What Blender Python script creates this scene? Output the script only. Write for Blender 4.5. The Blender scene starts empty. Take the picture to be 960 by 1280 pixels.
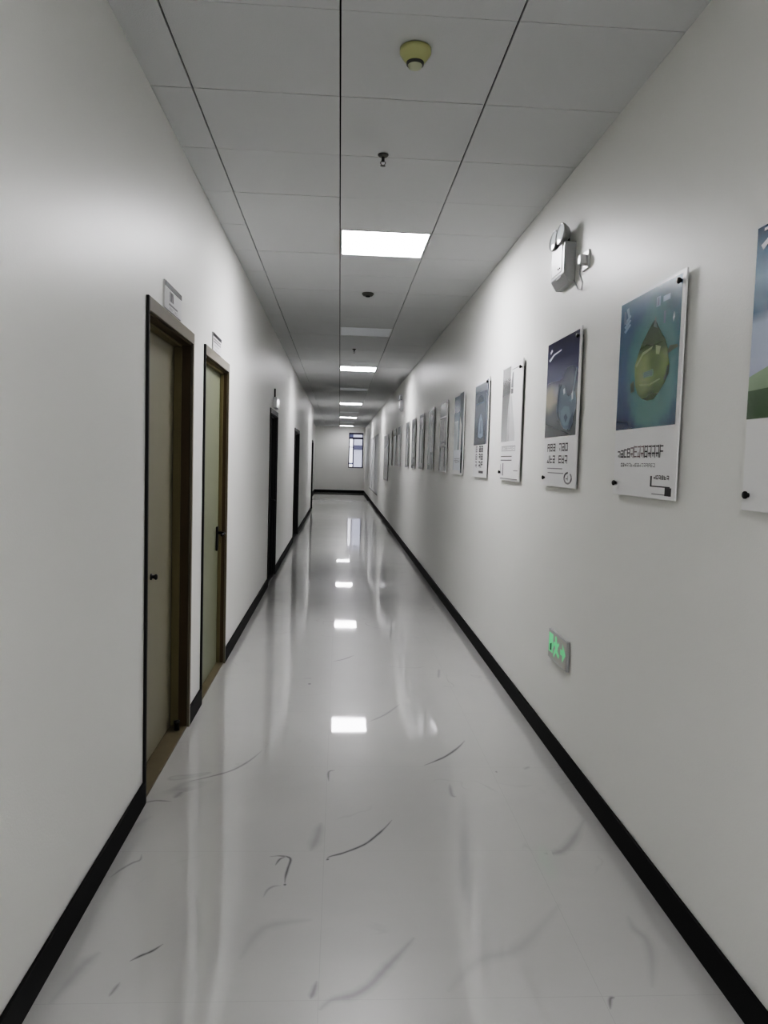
import bpy, bmesh, math, random
from mathutils import Vector, Matrix
C = bpy.context.scene.collection
PI = math.pi

# ---------------------------------------------------------------- colours and materials
def lin(h, a=1.0):
    if isinstance(h, str):
        h = h.lstrip('#'); v = [int(h[i:i+2], 16) / 255 for i in (0, 2, 4)]
    else:
        v = [x / 255 for x in h]
    return tuple([(x / 12.92 if x <= .04045 else ((x + .055) / 1.055) ** 2.4) for x in v] + [a])

_mats = {}
def mat(name, col, rough=.5, metal=0., spec=.5, coat=0., emit=None, estr=0., bump=0., bscale=40., mottle=0., mscale=3.):
    if name in _mats: return _mats[name]
    m = bpy.data.materials.new(name); m.use_nodes = True
    nt = m.node_tree; b = nt.nodes['Principled BSDF']
    b.inputs['Base Color'].default_value = lin(col)
    b.inputs['Roughness'].default_value = rough
    b.inputs['Metallic'].default_value = metal
    b.inputs['Specular IOR Level'].default_value = spec
    b.inputs['Coat Weight'].default_value = coat
    b.inputs['Coat Roughness'].default_value = .04
    if emit is not None:
        b.inputs['Emission Color'].default_value = lin(emit)
        b.inputs['Emission Strength'].default_value = estr
    tc = nt.nodes.new('ShaderNodeTexCoord')
    if mottle:
        n = nt.nodes.new('ShaderNodeTexNoise'); n.inputs['Scale'].default_value = mscale; n.inputs['Detail'].default_value = 4
        nt.links.new(tc.outputs['Object'], n.inputs['Vector'])
        mx = nt.nodes.new('ShaderNodeMix'); mx.data_type = 'RGBA'
        c = lin(col)
        mx.inputs[6].default_value = tuple([x * (1 - mottle) for x in c[:3]] + [1])
        mx.inputs[7].default_value = tuple([min(1, x * (1 + mottle)) for x in c[:3]] + [1])
        nt.links.new(n.outputs['Fac'], mx.inputs[0]); nt.links.new(mx.outputs[2], b.inputs['Base Color'])
    if bump:
        n = nt.nodes.new('ShaderNodeTexNoise'); n.inputs['Scale'].default_value = bscale; n.inputs['Detail'].default_value = 3
        nt.links.new(tc.outputs['Object'], n.inputs['Vector'])
        bp = nt.nodes.new('ShaderNodeBump'); bp.inputs['Strength'].default_value = bump; bp.inputs['Distance'].default_value = .01
        nt.links.new(n.outputs['Fac'], bp.inputs['Height']); nt.links.new(bp.outputs['Normal'], b.inputs['Normal'])
    _mats[name] = m
    return m

def print_mat(name, H, stops, ellipses=(), rough=.25, coat=.25):
    """a printed picture: vertical colour ramp over height H plus soft ellipses (cx, cz, rx, rz, colour, softness)"""
    if name in _mats: return _mats[name]
    m = bpy.data.materials.new(name); m.use_nodes = True
    nt = m.node_tree; b = nt.nodes['Principled BSDF']; N = nt.nodes.new; L = nt.links.new
    b.inputs['Roughness'].default_value = rough; b.inputs['Coat Weight'].default_value = coat; b.inputs['Coat Roughness'].default_value = .05
    tc = N('ShaderNodeTexCoord'); sx = N('ShaderNodeSeparateXYZ'); L(tc.outputs['Object'], sx.inputs[0])
    mr = N('ShaderNodeMapRange'); mr.inputs[2].default_value = H; L(sx.outputs['Z'], mr.inputs[0])
    cr = N('ShaderNodeValToRGB'); L(mr.outputs[0], cr.inputs[0])
    el = cr.color_ramp.elements
    while len(el) < len(stops): el.new(.5)
    for e, (p, c) in zip(el, stops): e.position = p
    for e, (p, c) in zip(el, stops): e.color = lin(c)
    out = cr.outputs[0]
    nz = N('ShaderNodeTexNoise'); nz.inputs['Scale'].default_value = 9; nz.inputs['Detail'].default_value = 3; L(tc.outputs['Object'], nz.inputs['Vector'])
    for (cx, cz, rx, rz, col, soft) in ellipses:
        def M(op, a, bb):
            n = N('ShaderNodeMath'); n.operation = op
            for i, v in enumerate((a, bb)):
                if hasattr(v, 'links'): L(v, n.inputs[i])
                else: n.inputs[i].default_value = v
            return n.outputs[0]
        dx = M('DIVIDE', M('SUBTRACT', sx.outputs['X'], cx), rx); dz = M('DIVIDE', M('SUBTRACT', sx.outputs['Z'], cz), rz)
        d = M('SQRT', M('ADD', M('MULTIPLY', dx, dx), M('MULTIPLY', dz, dz)), 0)
        d = M('ADD', d, M('MULTIPLY', M('SUBTRACT', nz.outputs['Fac'], .5), .5))
        r = N('ShaderNodeMapRange'); r.interpolation_type = 'SMOOTHSTEP'
        r.inputs[1].default_value = 1 - soft; r.inputs[2].default_value = 1 + soft; r.inputs[3].default_value = 1; r.inputs[4].default_value = 0
        L(d, r.inputs[0])
        mx = N('ShaderNodeMix'); mx.data_type = 'RGBA'; L(r.outputs[0], mx.inputs[0]); L(out, mx.inputs[6]); mx.inputs[7].default_value = lin(col)
        out = mx.outputs[2]
    L(out, b.inputs['Base Color'])
    _mats[name] = m
    return m

# ---------------------------------------------------------------- mesh building
class MB:
    def __init__(s): s.bm = bmesh.new()
    def box(s, x0, x1, y0, y1, z0, z1, mi=0, bev=0.):
        t = bmesh.new()
        v = [t.verts.new((x, y, z)) for x in (x0, x1) for y in (y0, y1) for z in (z0, z1)]
        for f in ((0,1,3,2),(4,6,7,5),(0,4,5,1),(2,3,7,6),(0,2,6,4),(1,5,7,3)): t.faces.new([v[i] for i in f])
        bmesh.ops.recalc_face_normals(t, faces=t.faces)
        if bev: bmesh.ops.bevel(t, geom=list(t.edges), offset=bev, segments=2, affect='EDGES', profile=.5)
        s._merge(t, mi)
        return s
    def _merge(s, t, mi=0, M=None):
        if M is not None: t.transform(M)
        for f in t.faces: f.material_index = mi
        me = bpy.data.meshes.new('tmp'); t.to_mesh(me); t.free()
        n = len(s.bm.faces); s.bm.from_mesh(me); bpy.data.meshes.remove(me)
    def prism(s, pts, y0, y1, mi=0, axis='y', bev=0.):
        """polygon in (x,z) [axis y] or (y,z) [axis x] or (x,y) [axis z] extruded between two levels"""
        t = bmesh.new()
        def P(a, b, l): return {'y': (a, l, b), 'x': (l, a, b), 'z': (a, b, l)}[axis]
        lo = [t.verts.new(P(a, b, y0)) for a, b in pts]; hi = [t.verts.new(P(a, b, y1)) for a, b in pts]
        t.faces.new(lo); t.faces.new(hi[::-1]); n = len(pts)
        for i in range(n): t.faces.new((lo[i], hi[i], hi[(i+1) % n], lo[(i+1) % n]))
        bmesh.ops.recalc_face_normals(t, faces=t.faces)
        if bev: bmesh.ops.bevel(t, geom=list(t.edges), offset=bev, segments=2, affect='EDGES', profile=.5)
        s._merge(t, mi); return s
    def flat(s, pts, y, mi=0):
        """flat polygon in the xz plane facing -y"""
        vs = [s.bm.verts.new((a, y, b)) for a, b in pts]
        f = s.bm.faces.new(vs); f.normal_update()
        if f.normal.y > 0: f.normal_flip()
        f.material_index = mi; return s
    def rect(s, x0, x1, z0, z1, y, mi=0): return s.flat([(x0, z0), (x1, z0), (x1, z1), (x0, z1)], y, mi)
    def lathe(s, prof, M=None, mi=0, n=32):
        t = bmesh.new(); rings = []
        for r, z in prof:
            if r < 1e-6: rings.append([t.verts.new((0, 0, z))])
            else: rings.append([t.verts.new((r*math.cos(2*PI*i/n), r*math.sin(2*PI*i/n), z)) for i in range(n)])
        for a, b in zip(rings, rings[1:]):
            for i in range(n):
                j = (i+1) % n
                if len(a) == 1 and len(b) == 1: continue
                if len(a) == 1: t.faces.new((a[0], b[i], b[j]))
                elif len(b) == 1: t.faces.new((a[i], b[0], a[j]))
                else: t.faces.new((a[i], b[i], b[j], a[j]))
        bmesh.ops.recalc_face_normals(t, faces=t.faces)
        for f in t.faces: f.smooth = True
        s._merge(t, mi, M); return s
    def tube(s, pts, r, mi=0, n=10):
        t = bmesh.new(); rings = []; pts = [Vector(p) for p in pts]
        for k, p in enumerate(pts):
            d = (pts[min(k+1, len(pts)-1)] - pts[max(k-1, 0)]).normalized()
            u = d.orthogonal().normalized() if k == 0 else (u - d * u.dot(d)).normalized()
            w = d.cross(u)
            rings.append([t.verts.new(p + r*(math.cos(2*PI*i/n)*u + math.sin(2*PI*i/n)*w)) for i in range(n)])
        for a, b in zip(rings, rings[1:]):
            for i in range(n): t.faces.new((a[i], a[(i+1) % n], b[(i+1) % n], b[i]))
        t.faces.new(rings[0][::-1]); t.faces.new(rings[-1])
        bmesh.ops.recalc_face_normals(t, faces=t.faces)
        for f in t.faces: f.smooth = True
        s._merge(t, mi); return s
    def build(s, name, mats, parent=None):
        me = bpy.data.meshes.new(name); s.bm.to_mesh(me); s.bm.free()
        for m in (mats if isinstance(mats, (list, tuple)) else [mats]): me.materials.append(m)
        o = bpy.data.objects.new(name, me); C.objects.link(o)
        if parent: o.parent = parent
        return o

def tag(o, label=None, cat=None, group=None, kind=None):
    for k, v in (('label', label), ('category', cat), ('group', group), ('kind', kind)):
        if v: o[k] = v
    return o
def thing(name, loc, rz=0., label=None, cat=None, group=None, kind=None):
    o = bpy.data.objects.new(name, None); o.empty_display_size = .1; C.objects.link(o)
    o.location = loc; o.rotation_euler = (0, 0, rz)
    return tag(o, label, cat, group, kind)
def copy_tree(o, parent=None):
    c = o.copy(); C.objects.link(c)
    if parent: c.parent = parent
    for ch in o.children: copy_tree(ch, c)
    return c

# ---------------------------------------------------------------- the corridor's measures (metres)
XL, XR, H = -.802, 1.143, 2.98          # left wall, right wall, ceiling
YB, YE = -3.2, 34.5                     # behind the camera, end wall
YREC, XREC = 22.75, -1.12               # the left wall steps back near the far end
BB = .10                                # baseboard height
LIGHT = 36.; VIEW = 'Filmic'; EXPO = -0.35; LOOK = 'Very High Contrast'
VEINS = [
 (0.0111, 0.9, [(0.453, 3.617), (0.52, 3.677), (0.581, 3.74), (0.656, 3.848), (0.711, 3.952)]),
 (0.0088, 0.9, [(-0.009, 2.736), (-0.001, 2.759), (0.054, 2.788), (0.132, 2.848), (0.182, 2.917), (0.225, 2.989), (0.255, 3.051)]),
 (0.0076, 0.8, [(-0.225, 2.76), (-0.187, 2.766), (-0.147, 2.748), (-0.151, 2.682), (-0.156, 2.623), (-0.155, 2.572)]),
 (0.0069, 0.7, [(-0.199, 2.698), (-0.185, 2.743), (-0.162, 2.76)]),
 (0.0081, 0.35, [(-0.222, 2.495), (-0.213, 2.538), (-0.193, 2.562), (-0.166, 2.567)]),
 (0.0073, 0.85, [(-0.581, 2.172), (-0.555, 2.197), (-0.527, 2.218), (-0.501, 2.252)]),
 (0.0098, 0.5, [(-0.807, 3.202), (-0.755, 3.226), (-0.685, 3.218)]),
 (0.025, 0.45, [(-0.685, 3.249), (-0.66, 3.313)]),
 (0.0106, 0.55, [(-0.653, 3.422), (-0.568, 3.475), (-0.475, 3.549), (-0.406, 3.666), (-0.357, 3.8)]),
 (0.0326, 0.3, [(-0.747, 2.001), (-0.721, 2.112), (-0.705, 2.17), (-0.68, 2.217)]),
 (0.0087, 0.4, [(-0.597, 2.025), (-0.59, 2.054), (-0.583, 2.083)]),
 (0.0085, 0.45, [(-0.77, 2.623), (-0.75, 2.67), (-0.72, 2.718), (-0.697, 2.74), (-0.702, 2.78)]),
 (0.0244, 0.5, [(-0.018, 1.962), (0.016, 2.001), (0.072, 2.016), (0.122, 2.056), (0.167, 2.12), (0.22, 2.195), (0.272, 2.272)]),
 (0.0139, 0.45, [(-0.044, 2.005), (-0.036, 2.034), (-0.028, 2.079)]),
 (0.0314, 0.35, [(-0.074, 2.8), (-0.053, 2.898), (-0.04, 3.03)]),
 (0.0311, 0.4, [(0.824, 2.778), (0.89, 2.79), (0.962, 2.87), (1.071, 3.052)]),
 (0.0078, -0.5, [(0.859, 2.883), (0.848, 2.784), (0.836, 2.659)]),
 (0.0149, 0.35, [(0.549, 3.405), (0.542, 3.287), (0.562, 3.271)]),
 (0.026, 0.25, [(0.999, 2.376), (0.992, 2.311), (1.009, 2.249), (0.987, 2.153), (0.936, 2.031)]),
 (0.0085, 0.6, [(0.783, 1.948), (0.798, 1.989), (0.814, 1.995)]),
 (0.0079, 0.6, [(-0.013, 3.427), (-0.015, 3.535), (0.016, 3.554)]),
 (0.0127, 0.55, [(-0.013, 5.522), (0.07, 5.594), (0.15, 5.715)]),
 (0.0087, 0.5, [(-0.21, 5.083), (-0.145, 5.085)]),
 (0.0178, 0.9, [(-0.173, 4.955), (-0.151, 4.956)]),
 (0.0153, 0.35, [(0.721, 5.12), (0.758, 5.363)]),
 (0.0127, 0.4, [(0.209, 4.24), (0.308, 4.365), (0.409, 4.559)]),
 (0.0102, 0.8, [(-0.16, 2.572), (-0.149, 2.572)]),
 (0.0107, 0.8, [(-0.012, 2.742), (-0.003, 2.736)]),
 (0.0116, 0.6, [(0.792, 3.543), (0.804, 3.543)]),
 (0.0161, 0.25, [(0.942, 3.573), (0.979, 3.613)]),
 (0.0367, 0.18, [(0.343, 2.026), (0.46, 2.162), (0.595, 2.216), (0.789, 2.447)]),
 (0.0402, 0.2, [(-0.795, 2.464), (-0.811, 2.888), (-0.738, 3.086)]),
 (0.0304, 0.2, [(-0.259, 2.174), (-0.203, 2.327), (-0.052, 2.367)]),
]
# ================================================================ MATERIALS
def wall_mat():
    m = mat('wall_paint', (228, 228, 225), rough=.42, spec=.45, bump=.06, bscale=140, mottle=.012, mscale=1.2)
    return m
M_wall = wall_mat()
M_base = mat('black_baseboard', (14, 15, 17), rough=.55, spec=.25, mottle=.1)
M_ceil = mat('ceiling_tile_board', (212, 213, 214), rough=.85, bump=.15, bscale=220, mottle=.02, mscale=2)
M_void = mat('dark_ceiling_gap', (26, 27, 28), rough=.9)
M_tbar = mat('ceiling_tee_metal', (176, 179, 180), rough=.45, metal=.1)
M_frame = mat('taupe_door_frame', (126, 121, 110), rough=.38, spec=.4, mottle=.05, mscale=6)
M_jamb = mat('brown_door_jamb', (86, 72, 50), rough=.5, mottle=.12, mscale=8)
M_leaf = mat('olive_grey_door_leaf', (136, 133, 119), rough=.42, mottle=.05, mscale=2)
M_leaf2 = mat('green_grey_door_leaf', (129, 131, 113), rough=.42, mottle=.05, mscale=2)
M_dark = mat('dark_door_steel', (42, 42, 42), rough=.45, mottle=.1)
M_dark2 = mat('dark_door_frame_steel', (32, 33, 33), rough=.4)
M_black = mat('black_plastic', (20, 20, 20), rough=.35)
M_chrome = mat('brushed_metal', (190, 190, 192), rough=.25, metal=.9)
M_white = mat('white_plastic', (225, 226, 226), rough=.3, spec=.5)
M_silver = mat('pale_silver_plastic', (186, 187, 188), rough=.28, metal=.25)
M_lens = mat('lamp_lens', (235, 238, 240), rough=.15, emit=(235, 240, 245), estr=.3)
M_panel = mat('white_poster_board', (232, 232, 232), rough=.28, coat=.2)
M_acr = mat('poster_acrylic_edge', (120, 124, 130), rough=.15, spec=.6)
M_ink = mat('dark_grey_ink', (62, 60, 62), rough=.4)
M_ink2 = mat('mid_grey_ink', (140, 138, 140), rough=.4)
M_ink3 = mat('light_grey_ink', (184, 185, 186), rough=.4)
M_pink = mat('mauve_grey_ink', (128, 112, 116), rough=.4)
M_stop = mat('olive_brown_stop_strip', (124, 116, 88), rough=.5)
M_thr = mat('brown_threshold', (104, 97, 80), rough=.5, mottle=.15, mscale=10)
M_detector = mat('cream_yellow_plastic', (190, 190, 146), rough=.5, mottle=.03)
M_brass = mat('dull_metal', (105, 105, 102), rough=.4, metal=.6)

def emis(name, col, s):
    m = bpy.data.materials.new(name); m.use_nodes = True; nt = m.node_tree
    nt.nodes.remove(nt.nodes['Principled BSDF'])
    e = nt.nodes.new('ShaderNodeEmission'); e.inputs[0].default_value = lin(col); e.inputs[1].default_value = s
    nt.links.new(e.outputs[0], nt.nodes['Material Output'].inputs[0]); return m
M_lit = emis('lit_diffuser', (252, 250, 254), LIGHT); M_lit_dim = emis('lit_diffuser_far', (252, 250, 254), LIGHT*.4); M_lit_mid = emis('added_overhead_diffuser', (252, 250, 254), LIGHT*.6); M_lit_hi = emis('lit_diffuser_near', (252, 250, 254), LIGHT*1.35)
M_off = mat('unlit_diffuser_slight_glow', (232, 235, 238), rough=.35, emit=(220, 225, 230), estr=.05)  # slight emission lifts the switched-off panels above the ceiling tone

def floor_mat():
    m = bpy.data.materials.new('polished_marble_tile'); m.use_nodes = True
    nt = m.node_tree; b = nt.nodes['Principled BSDF']; N = nt.nodes.new; L = nt.links.new
    tc = N('ShaderNodeTexCoord')
    def math_(op, a, bb=0.):
        n = N('ShaderNodeMath'); n.operation = op
        for i, v in enumerate((a, bb)):
            if hasattr(v, 'links'): L(v, n.inputs[i])
            else: n.inputs[i].default_value = v
        return n.outputs[0]
    # cloudy base
    n1 = N('ShaderNodeTexNoise'); n1.inputs['Scale'].default_value = 1.1; n1.inputs['Detail'].default_value = 5; n1.inputs['Distortion'].default_value = 1.2
    L(tc.outputs['Object'], n1.inputs['Vector'])
    mx = N('ShaderNodeMix'); mx.data_type = 'RGBA'; mx.inputs[6].default_value = lin((170, 170, 168)); mx.inputs[7].default_value = lin((186, 186, 183))
    L(n1.outputs['Fac'], mx.inputs[0])
    # faint broad smudges: thin level bands of a distorted noise, only where a second noise allows
    n2 = N('ShaderNodeTexNoise'); n2.inputs['Scale'].default_value = 1.6; n2.inputs['Detail'].default_value = 3; n2.inputs['Distortion'].default_value = .8
    L(tc.outputs['Object'], n2.inputs['Vector'])
    band = math_('ABSOLUTE', math_('SUBTRACT', n2.outputs['Fac'], .5))
    r1 = N('ShaderNodeMapRange'); r1.inputs[1].default_value = .0; r1.inputs[2].default_value = .012; r1.inputs[3].default_value = 1; r1.inputs[4].default_value = 0; L(band, r1.inputs[0])
    n3 = N('ShaderNodeTexNoise'); n3.inputs['Scale'].default_value = 2.3; n3.inputs['Detail'].default_value = 2
    mp = N('ShaderNodeMapping'); mp.inputs['Location'].default_value = (7, 3, 1); L(tc.outputs['Object'], mp.inputs[0]); L(mp.outputs[0], n3.inputs['Vector'])
    r2 = N('ShaderNodeMapRange'); r2.inputs[1].default_value = .55; r2.inputs[2].default_value = .7; L(n3.outputs['Fac'], r2.inputs[0])
    faint = math_('MULTIPLY', math_('MULTIPLY', r1.outputs[0], r2.outputs[0]), .25)
    # tile joints every 0.8 m
    sx = N('ShaderNodeSeparateXYZ'); L(tc.outputs['Object'], sx.inputs[0])
    def joint(s, off, w):
        f = math_('FRACT', math_('DIVIDE', math_('ADD', s, -off + 80.), .8))
        d = math_('MULTIPLY', math_('ABSOLUTE', math_('SUBTRACT', f, .5)), .8)       # .4 at the joint
        return math_('GREATER_THAN', d, .4 - w)
    j = math_('MAXIMUM', joint(sx.outputs['X'], -.022, .0011), joint(sx.outputs['Y'], 2.0, .0011))
    at = N('ShaderNodeAttribute'); at.attribute_name = 'vein'
    dark = math_('MINIMUM', math_('ADD', math_('ADD', faint, math_('MULTIPLY', j, .12)), math_('MAXIMUM', at.outputs['Fac'], 0)), 1.)
    mx2 = N('ShaderNodeMix'); mx2.data_type = 'RGBA'; L(dark, mx2.inputs[0]); L(mx.outputs[2], mx2.inputs[6]); mx2.inputs[7].default_value = lin((72, 72, 74))
    L(mx2.outputs[2], b.inputs['Base Color'])
    b.inputs['Roughness'].default_value = .30; b.inputs['Specular IOR Level'].default_value = .22; b.inputs['Coat Weight'].default_value = .88; b.inputs['Coat Roughness'].default_value = .03; b.inputs['Coat IOR'].default_value = 1.66
    # slight waviness of the polish, one tilt per tile so that reflections break at the joints
    wv = N('ShaderNodeTexNoise'); wv.inputs['Scale'].default_value = 1.7; wv.inputs['Detail'].default_value = 1; L(tc.outputs['Object'], wv.inputs['Vector'])
    bp = N('ShaderNodeBump'); bp.inputs['Strength'].default_value = .35; bp.inputs['Distance'].default_value = .0035
    L(wv.outputs['Fac'], bp.inputs['Height']); L(bp.outputs['Normal'], b.inputs['Normal']); L(bp.outputs['Normal'], b.inputs['Coat Normal'])
    return m

# ================================================================ SETTING
# doors on the left wall: (near y, far y, top z, kind)
DOORS = [(3.185, 4.155, 2.14, 'taupe'), (4.50, 5.455, 2.14, 'green'), (8.72, 9.72, 2.06, 'dark'), (13.45, 14.95, 2.03, 'dark'), (21.8, 22.72, 2.03, 'dark')]
NS, FS, TS = .018, .026, .058
OPEN = [(a + NS - .004, b - FS + .004, t - TS + .004) for a, b, t, k in DOORS]
# long pale glazed opening on the right wall, far end
RW = (22.6, 28.6, .47, 2.30)

# floor with its marble veins
VEIN_LIFT = .0003
mb = MB()
fx0, fx1 = XL - .16, XR + .02
ys = [YB, YREC, YE]
gx = [XREC - .02, -.822, -.022, .778, fx1]; gy = [YB] + [-2.8 + .8*i for i in range(47)] + [YE + .02]
gv = [[mb.bm.verts.new((x, y, 0)) for x in gx] for y in gy]
for r0_, r1_ in zip(gv, gv[1:]):
    for k in range(len(gx) - 1): mb.bm.faces.new((r0_[k], r0_[k+1], r1_[k+1], r1_[k]))
lay = mb.bm.verts.layers.float.new('vein')
def smooth(pts, k=4):
    out = []
    for i in range(len(pts) - 1):
        p0 = pts[max(i-1, 0)]; p1 = pts[i]; p2 = pts[i+1]; p3 = pts[min(i+2, len(pts)-1)]
        for j in range(k):
            t = j / k
            out.append(tuple(.5*((2*b) + (-a + c)*t + (2*a - 5*b + 4*c - d)*t*t + (-a + 3*b - 3*c + d)*t**3) for a, b, c, d in zip(p0, p1, p2, p3)))
    out.append(pts[-1]); return out
for vi, (w, s, pts) in enumerate(VEINS):
    P = smooth(pts); n = len(P); rows = []
    rnd = random.Random(vi)
    for i, (x, y) in enumerate(P):
        a = P[max(i-1, 0)]; c = P[min(i+1, n-1)]; dx, dy = c[0]-a[0], c[1]-a[1]; l = math.hypot(dx, dy) or 1
        nx, ny = -dy/l, dx/l; tp = min(1, .35 + 2.2*min(i, n-1-i)/max(1, n-1)) * rnd.uniform(.92, 1.08)
        hw = w * tp; zz = VEIN_LIFT + vi*.00001
        r = []
        for k, f in ((-1.1, 0), (-.55, .4), (-.12, 1), (.12, 1), (.55, .4), (1.1, 0)):
            v = mb.bm.verts.new((x + nx*hw*k, y + ny*hw*k, zz)); v[lay] = max(0, s) * f * min(1, tp) * (1.0 if w < .02 else .75); r.append(v)
        rows.append(r)
    for a, c in zip(rows, rows[1:]):
        for k in range(5):
            f = mb.bm.faces.new((a[k], a[k+1], c[k+1], c[k])); f.normal_update()
            if f.normal.z < 0: f.normal_flip()
tag(mb.build('floor', floor_mat()), kind='structure')

# left wall with door openings
mb = MB(); T = .16
y = YB
for (a, b, t) in OPEN:
    mb.box(XL - T, XL, y, a, 0, H + .12); mb.box(XL - T, XL, a, b, t, H + .12); y = b
mb.box(XL - T, XL, y, YREC, 0, H + .12)
mb.box(XREC - T, XREC, YREC - .16, YE + .16, 0, H + .12); mb.box(XREC - T, XL - T, YREC - .16, YREC, 0, H + .12)
tag(mb.build('wall_left', M_wall), kind='structure')
# right wall
mb = MB()
mb.box(XR, XR + T, YB, RW[0], 0, H + .12); mb.box(XR, XR + T, RW[0], RW[1], 0, RW[2]); mb.box(XR, XR + T, RW[0], RW[1], RW[3], H + .12); mb.box(XR, XR + T, RW[1], YE + .16, 0, H + .12)
tag(mb.build('wall_right', M_wall), kind='structure')
# end wall with the window opening
WX0, WX1, WZ0, WZ1 = .40, 1.06, 1.12, 2.72
mb = MB()
mb.box(XREC - T, WX0, YE, YE + .2, 0, H + .12); mb.box(WX1, XR + T, YE, YE + .2, 0, H + .12)
mb.box(WX0, WX1, YE, YE + .2, 0, WZ0); mb.box(WX0, WX1, YE, YE + .2, WZ1, H + .12)
tag(mb.build('wall_end', M_wall), kind='structure')
tag(MB().box(XL - T, XR + T, YB - .16, YB, 0, H + .12).build('wall_back', M_wall), kind='structure')

# baseboards
mb = MB(); y = YB; d = .012
for (a, b, t, k) in DOORS:
    mb.box(XL, XL + d, y, a, 0.0005, BB, bev=.002); y = b
mb.box(XL, XL + d, y, YREC, .0005, BB, bev=.002)
tag(mb.build('baseboard_left', M_base), kind='structure')
mb = MB().box(XREC, XREC + d, YREC, YE, .0005, BB, bev=.002); mb.box(XREC, XL, YREC, YREC + d, .0005, BB)
tag(mb.build('baseboard_left_recess', M_base), kind='structure')
tag(MB().box(XR - d, XR, YB, YE, .0005, BB, bev=.002).build('baseboard_right', M_base), kind='structure')
tag(MB().box(XREC, XR, YE - .014, YE, .0005, BB + .01, bev=.002).build('baseboard_end', M_base), kind='structure')

# ceiling: loose-laid boards with dark gaps, T-bars above
G0 = -.034; Y0 = 2.625 - .6*10
LIGHTS = [(-2.775, 1), (-1.575, 1), (-.375, 1), (5.025, 1), (8.625, 0), (12.225, 1), (15.825, 0), (20.025, 1), (23.625, 0), (26.625, 1), (30.225, 0), (33.225, 1)]  # panels behind the viewpoint are unseen, extra ones added to brighten near walls and floor
mb = MB(); rnd = random.Random(4)
cols = [(XL, G0 - .6), (G0 - .6, G0), (G0, G0 + .6), (G0 + .6, XR)]
k = 0
while Y0 + .6*k < YE:
    a = max(Y0 + .6*k, YB); b = min(Y0 + .6*(k+1), YE); ym = (a + b)/2
    for ci, (x0, x1) in enumerate(cols):
        if ci == 2 and any(abs(ym - (ly + .3)) < .25 for ly, on in LIGHTS): continue
        if ci == 0 and ym > YREC: x0 = XREC
        g0 = 0 if ci == 0 else .0029; g1 = 0 if ci == 3 else .0029
        dz = rnd.uniform(0, .0016)
        mb.box(x0 + g0, x1 - g1, a + .0016, b - .0016, H + dz, H + .014, bev=.0012)
    k += 1
tag(mb.build('ceiling', M_ceil), kind='structure')
mb = MB()
for x in (G0 - .6, G0, G0 + .6): mb.box(x - .012, x + .012, YB, YE, H + .016, H + .04)
k = 0
while Y0 + .6*k < YE:
    if Y0 + .6*k > YB: mb.box(XREC if Y0+.6*k > YREC else XL, XR, Y0 + .6*k - .012, Y0 + .6*k + .012, H + .016, H + .036)
    k += 1
tag(mb.build('trim_1', M_void), kind='structure')
tag(MB().box(XREC - .1, XR + .1, YB - .1, YE + .1, H + .10, H + .12).build('ceiling_slab', M_void), kind='structure')

# ================================================================ CEILING LIGHTS
def panel_light(y, lit, label):
    t = thing('ceiling_panel_light', (G0 + .3, y + .3, H), 0, label, 'ceiling light', 'lit square ceiling panels' if lit else 'switched-off square ceiling panels')
    w = .2965
    fb = MB()
    for s in (-1, 1):
        fb.box(s*w - (.012 if s > 0 else 0), s*w + (.012 if s < 0 else 0), -w, w, -.002, .02)
        fb.box(-w + .012, w - .012, s*w - (.012 if s > 0 else 0), s*w + (.012 if s < 0 else 0), -.002, .02)
    fb.build('frame', M_white, t)
    MB().box(-w + .0121, w - .0121, -w + .0121, w - .0121, .002, .012).build('diffuser', (M_lit_dim if y > 30 or y < -1 else M_lit_mid if y < 1 else M_lit_hi if y < 6 else M_lit) if lit else M_off, t)
    return t
LBL = {-2.775: 'rearmost unseen lit ceiling panel behind the viewpoint', -1.575: 'middle one of the unseen lit ceiling panels behind the viewpoint, added for brightness', -.375: 'added lit ceiling panel overhead, unseen just behind the viewpoint',
  5.025: 'large bright square ceiling light nearest the viewer', 8.625: 'unlit pale ceiling panel right behind the nearest bright light',
  12.225: 'second bright ceiling light counted from the viewer', 15.825: 'unlit ceiling panel between the second and third bright lights',
  20.025: 'third bright ceiling light counted from the viewer', 23.625: 'unlit ceiling panel between the third and fourth bright lights',
  26.625: 'fourth bright ceiling light, last but one down the corridor', 30.225: 'unlit ceiling panel between the last two bright lights',
  33.225: 'farthest bright ceiling light next to the end wall'}
for y, on in LIGHTS: panel_light(y, on, LBL[y])

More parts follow.
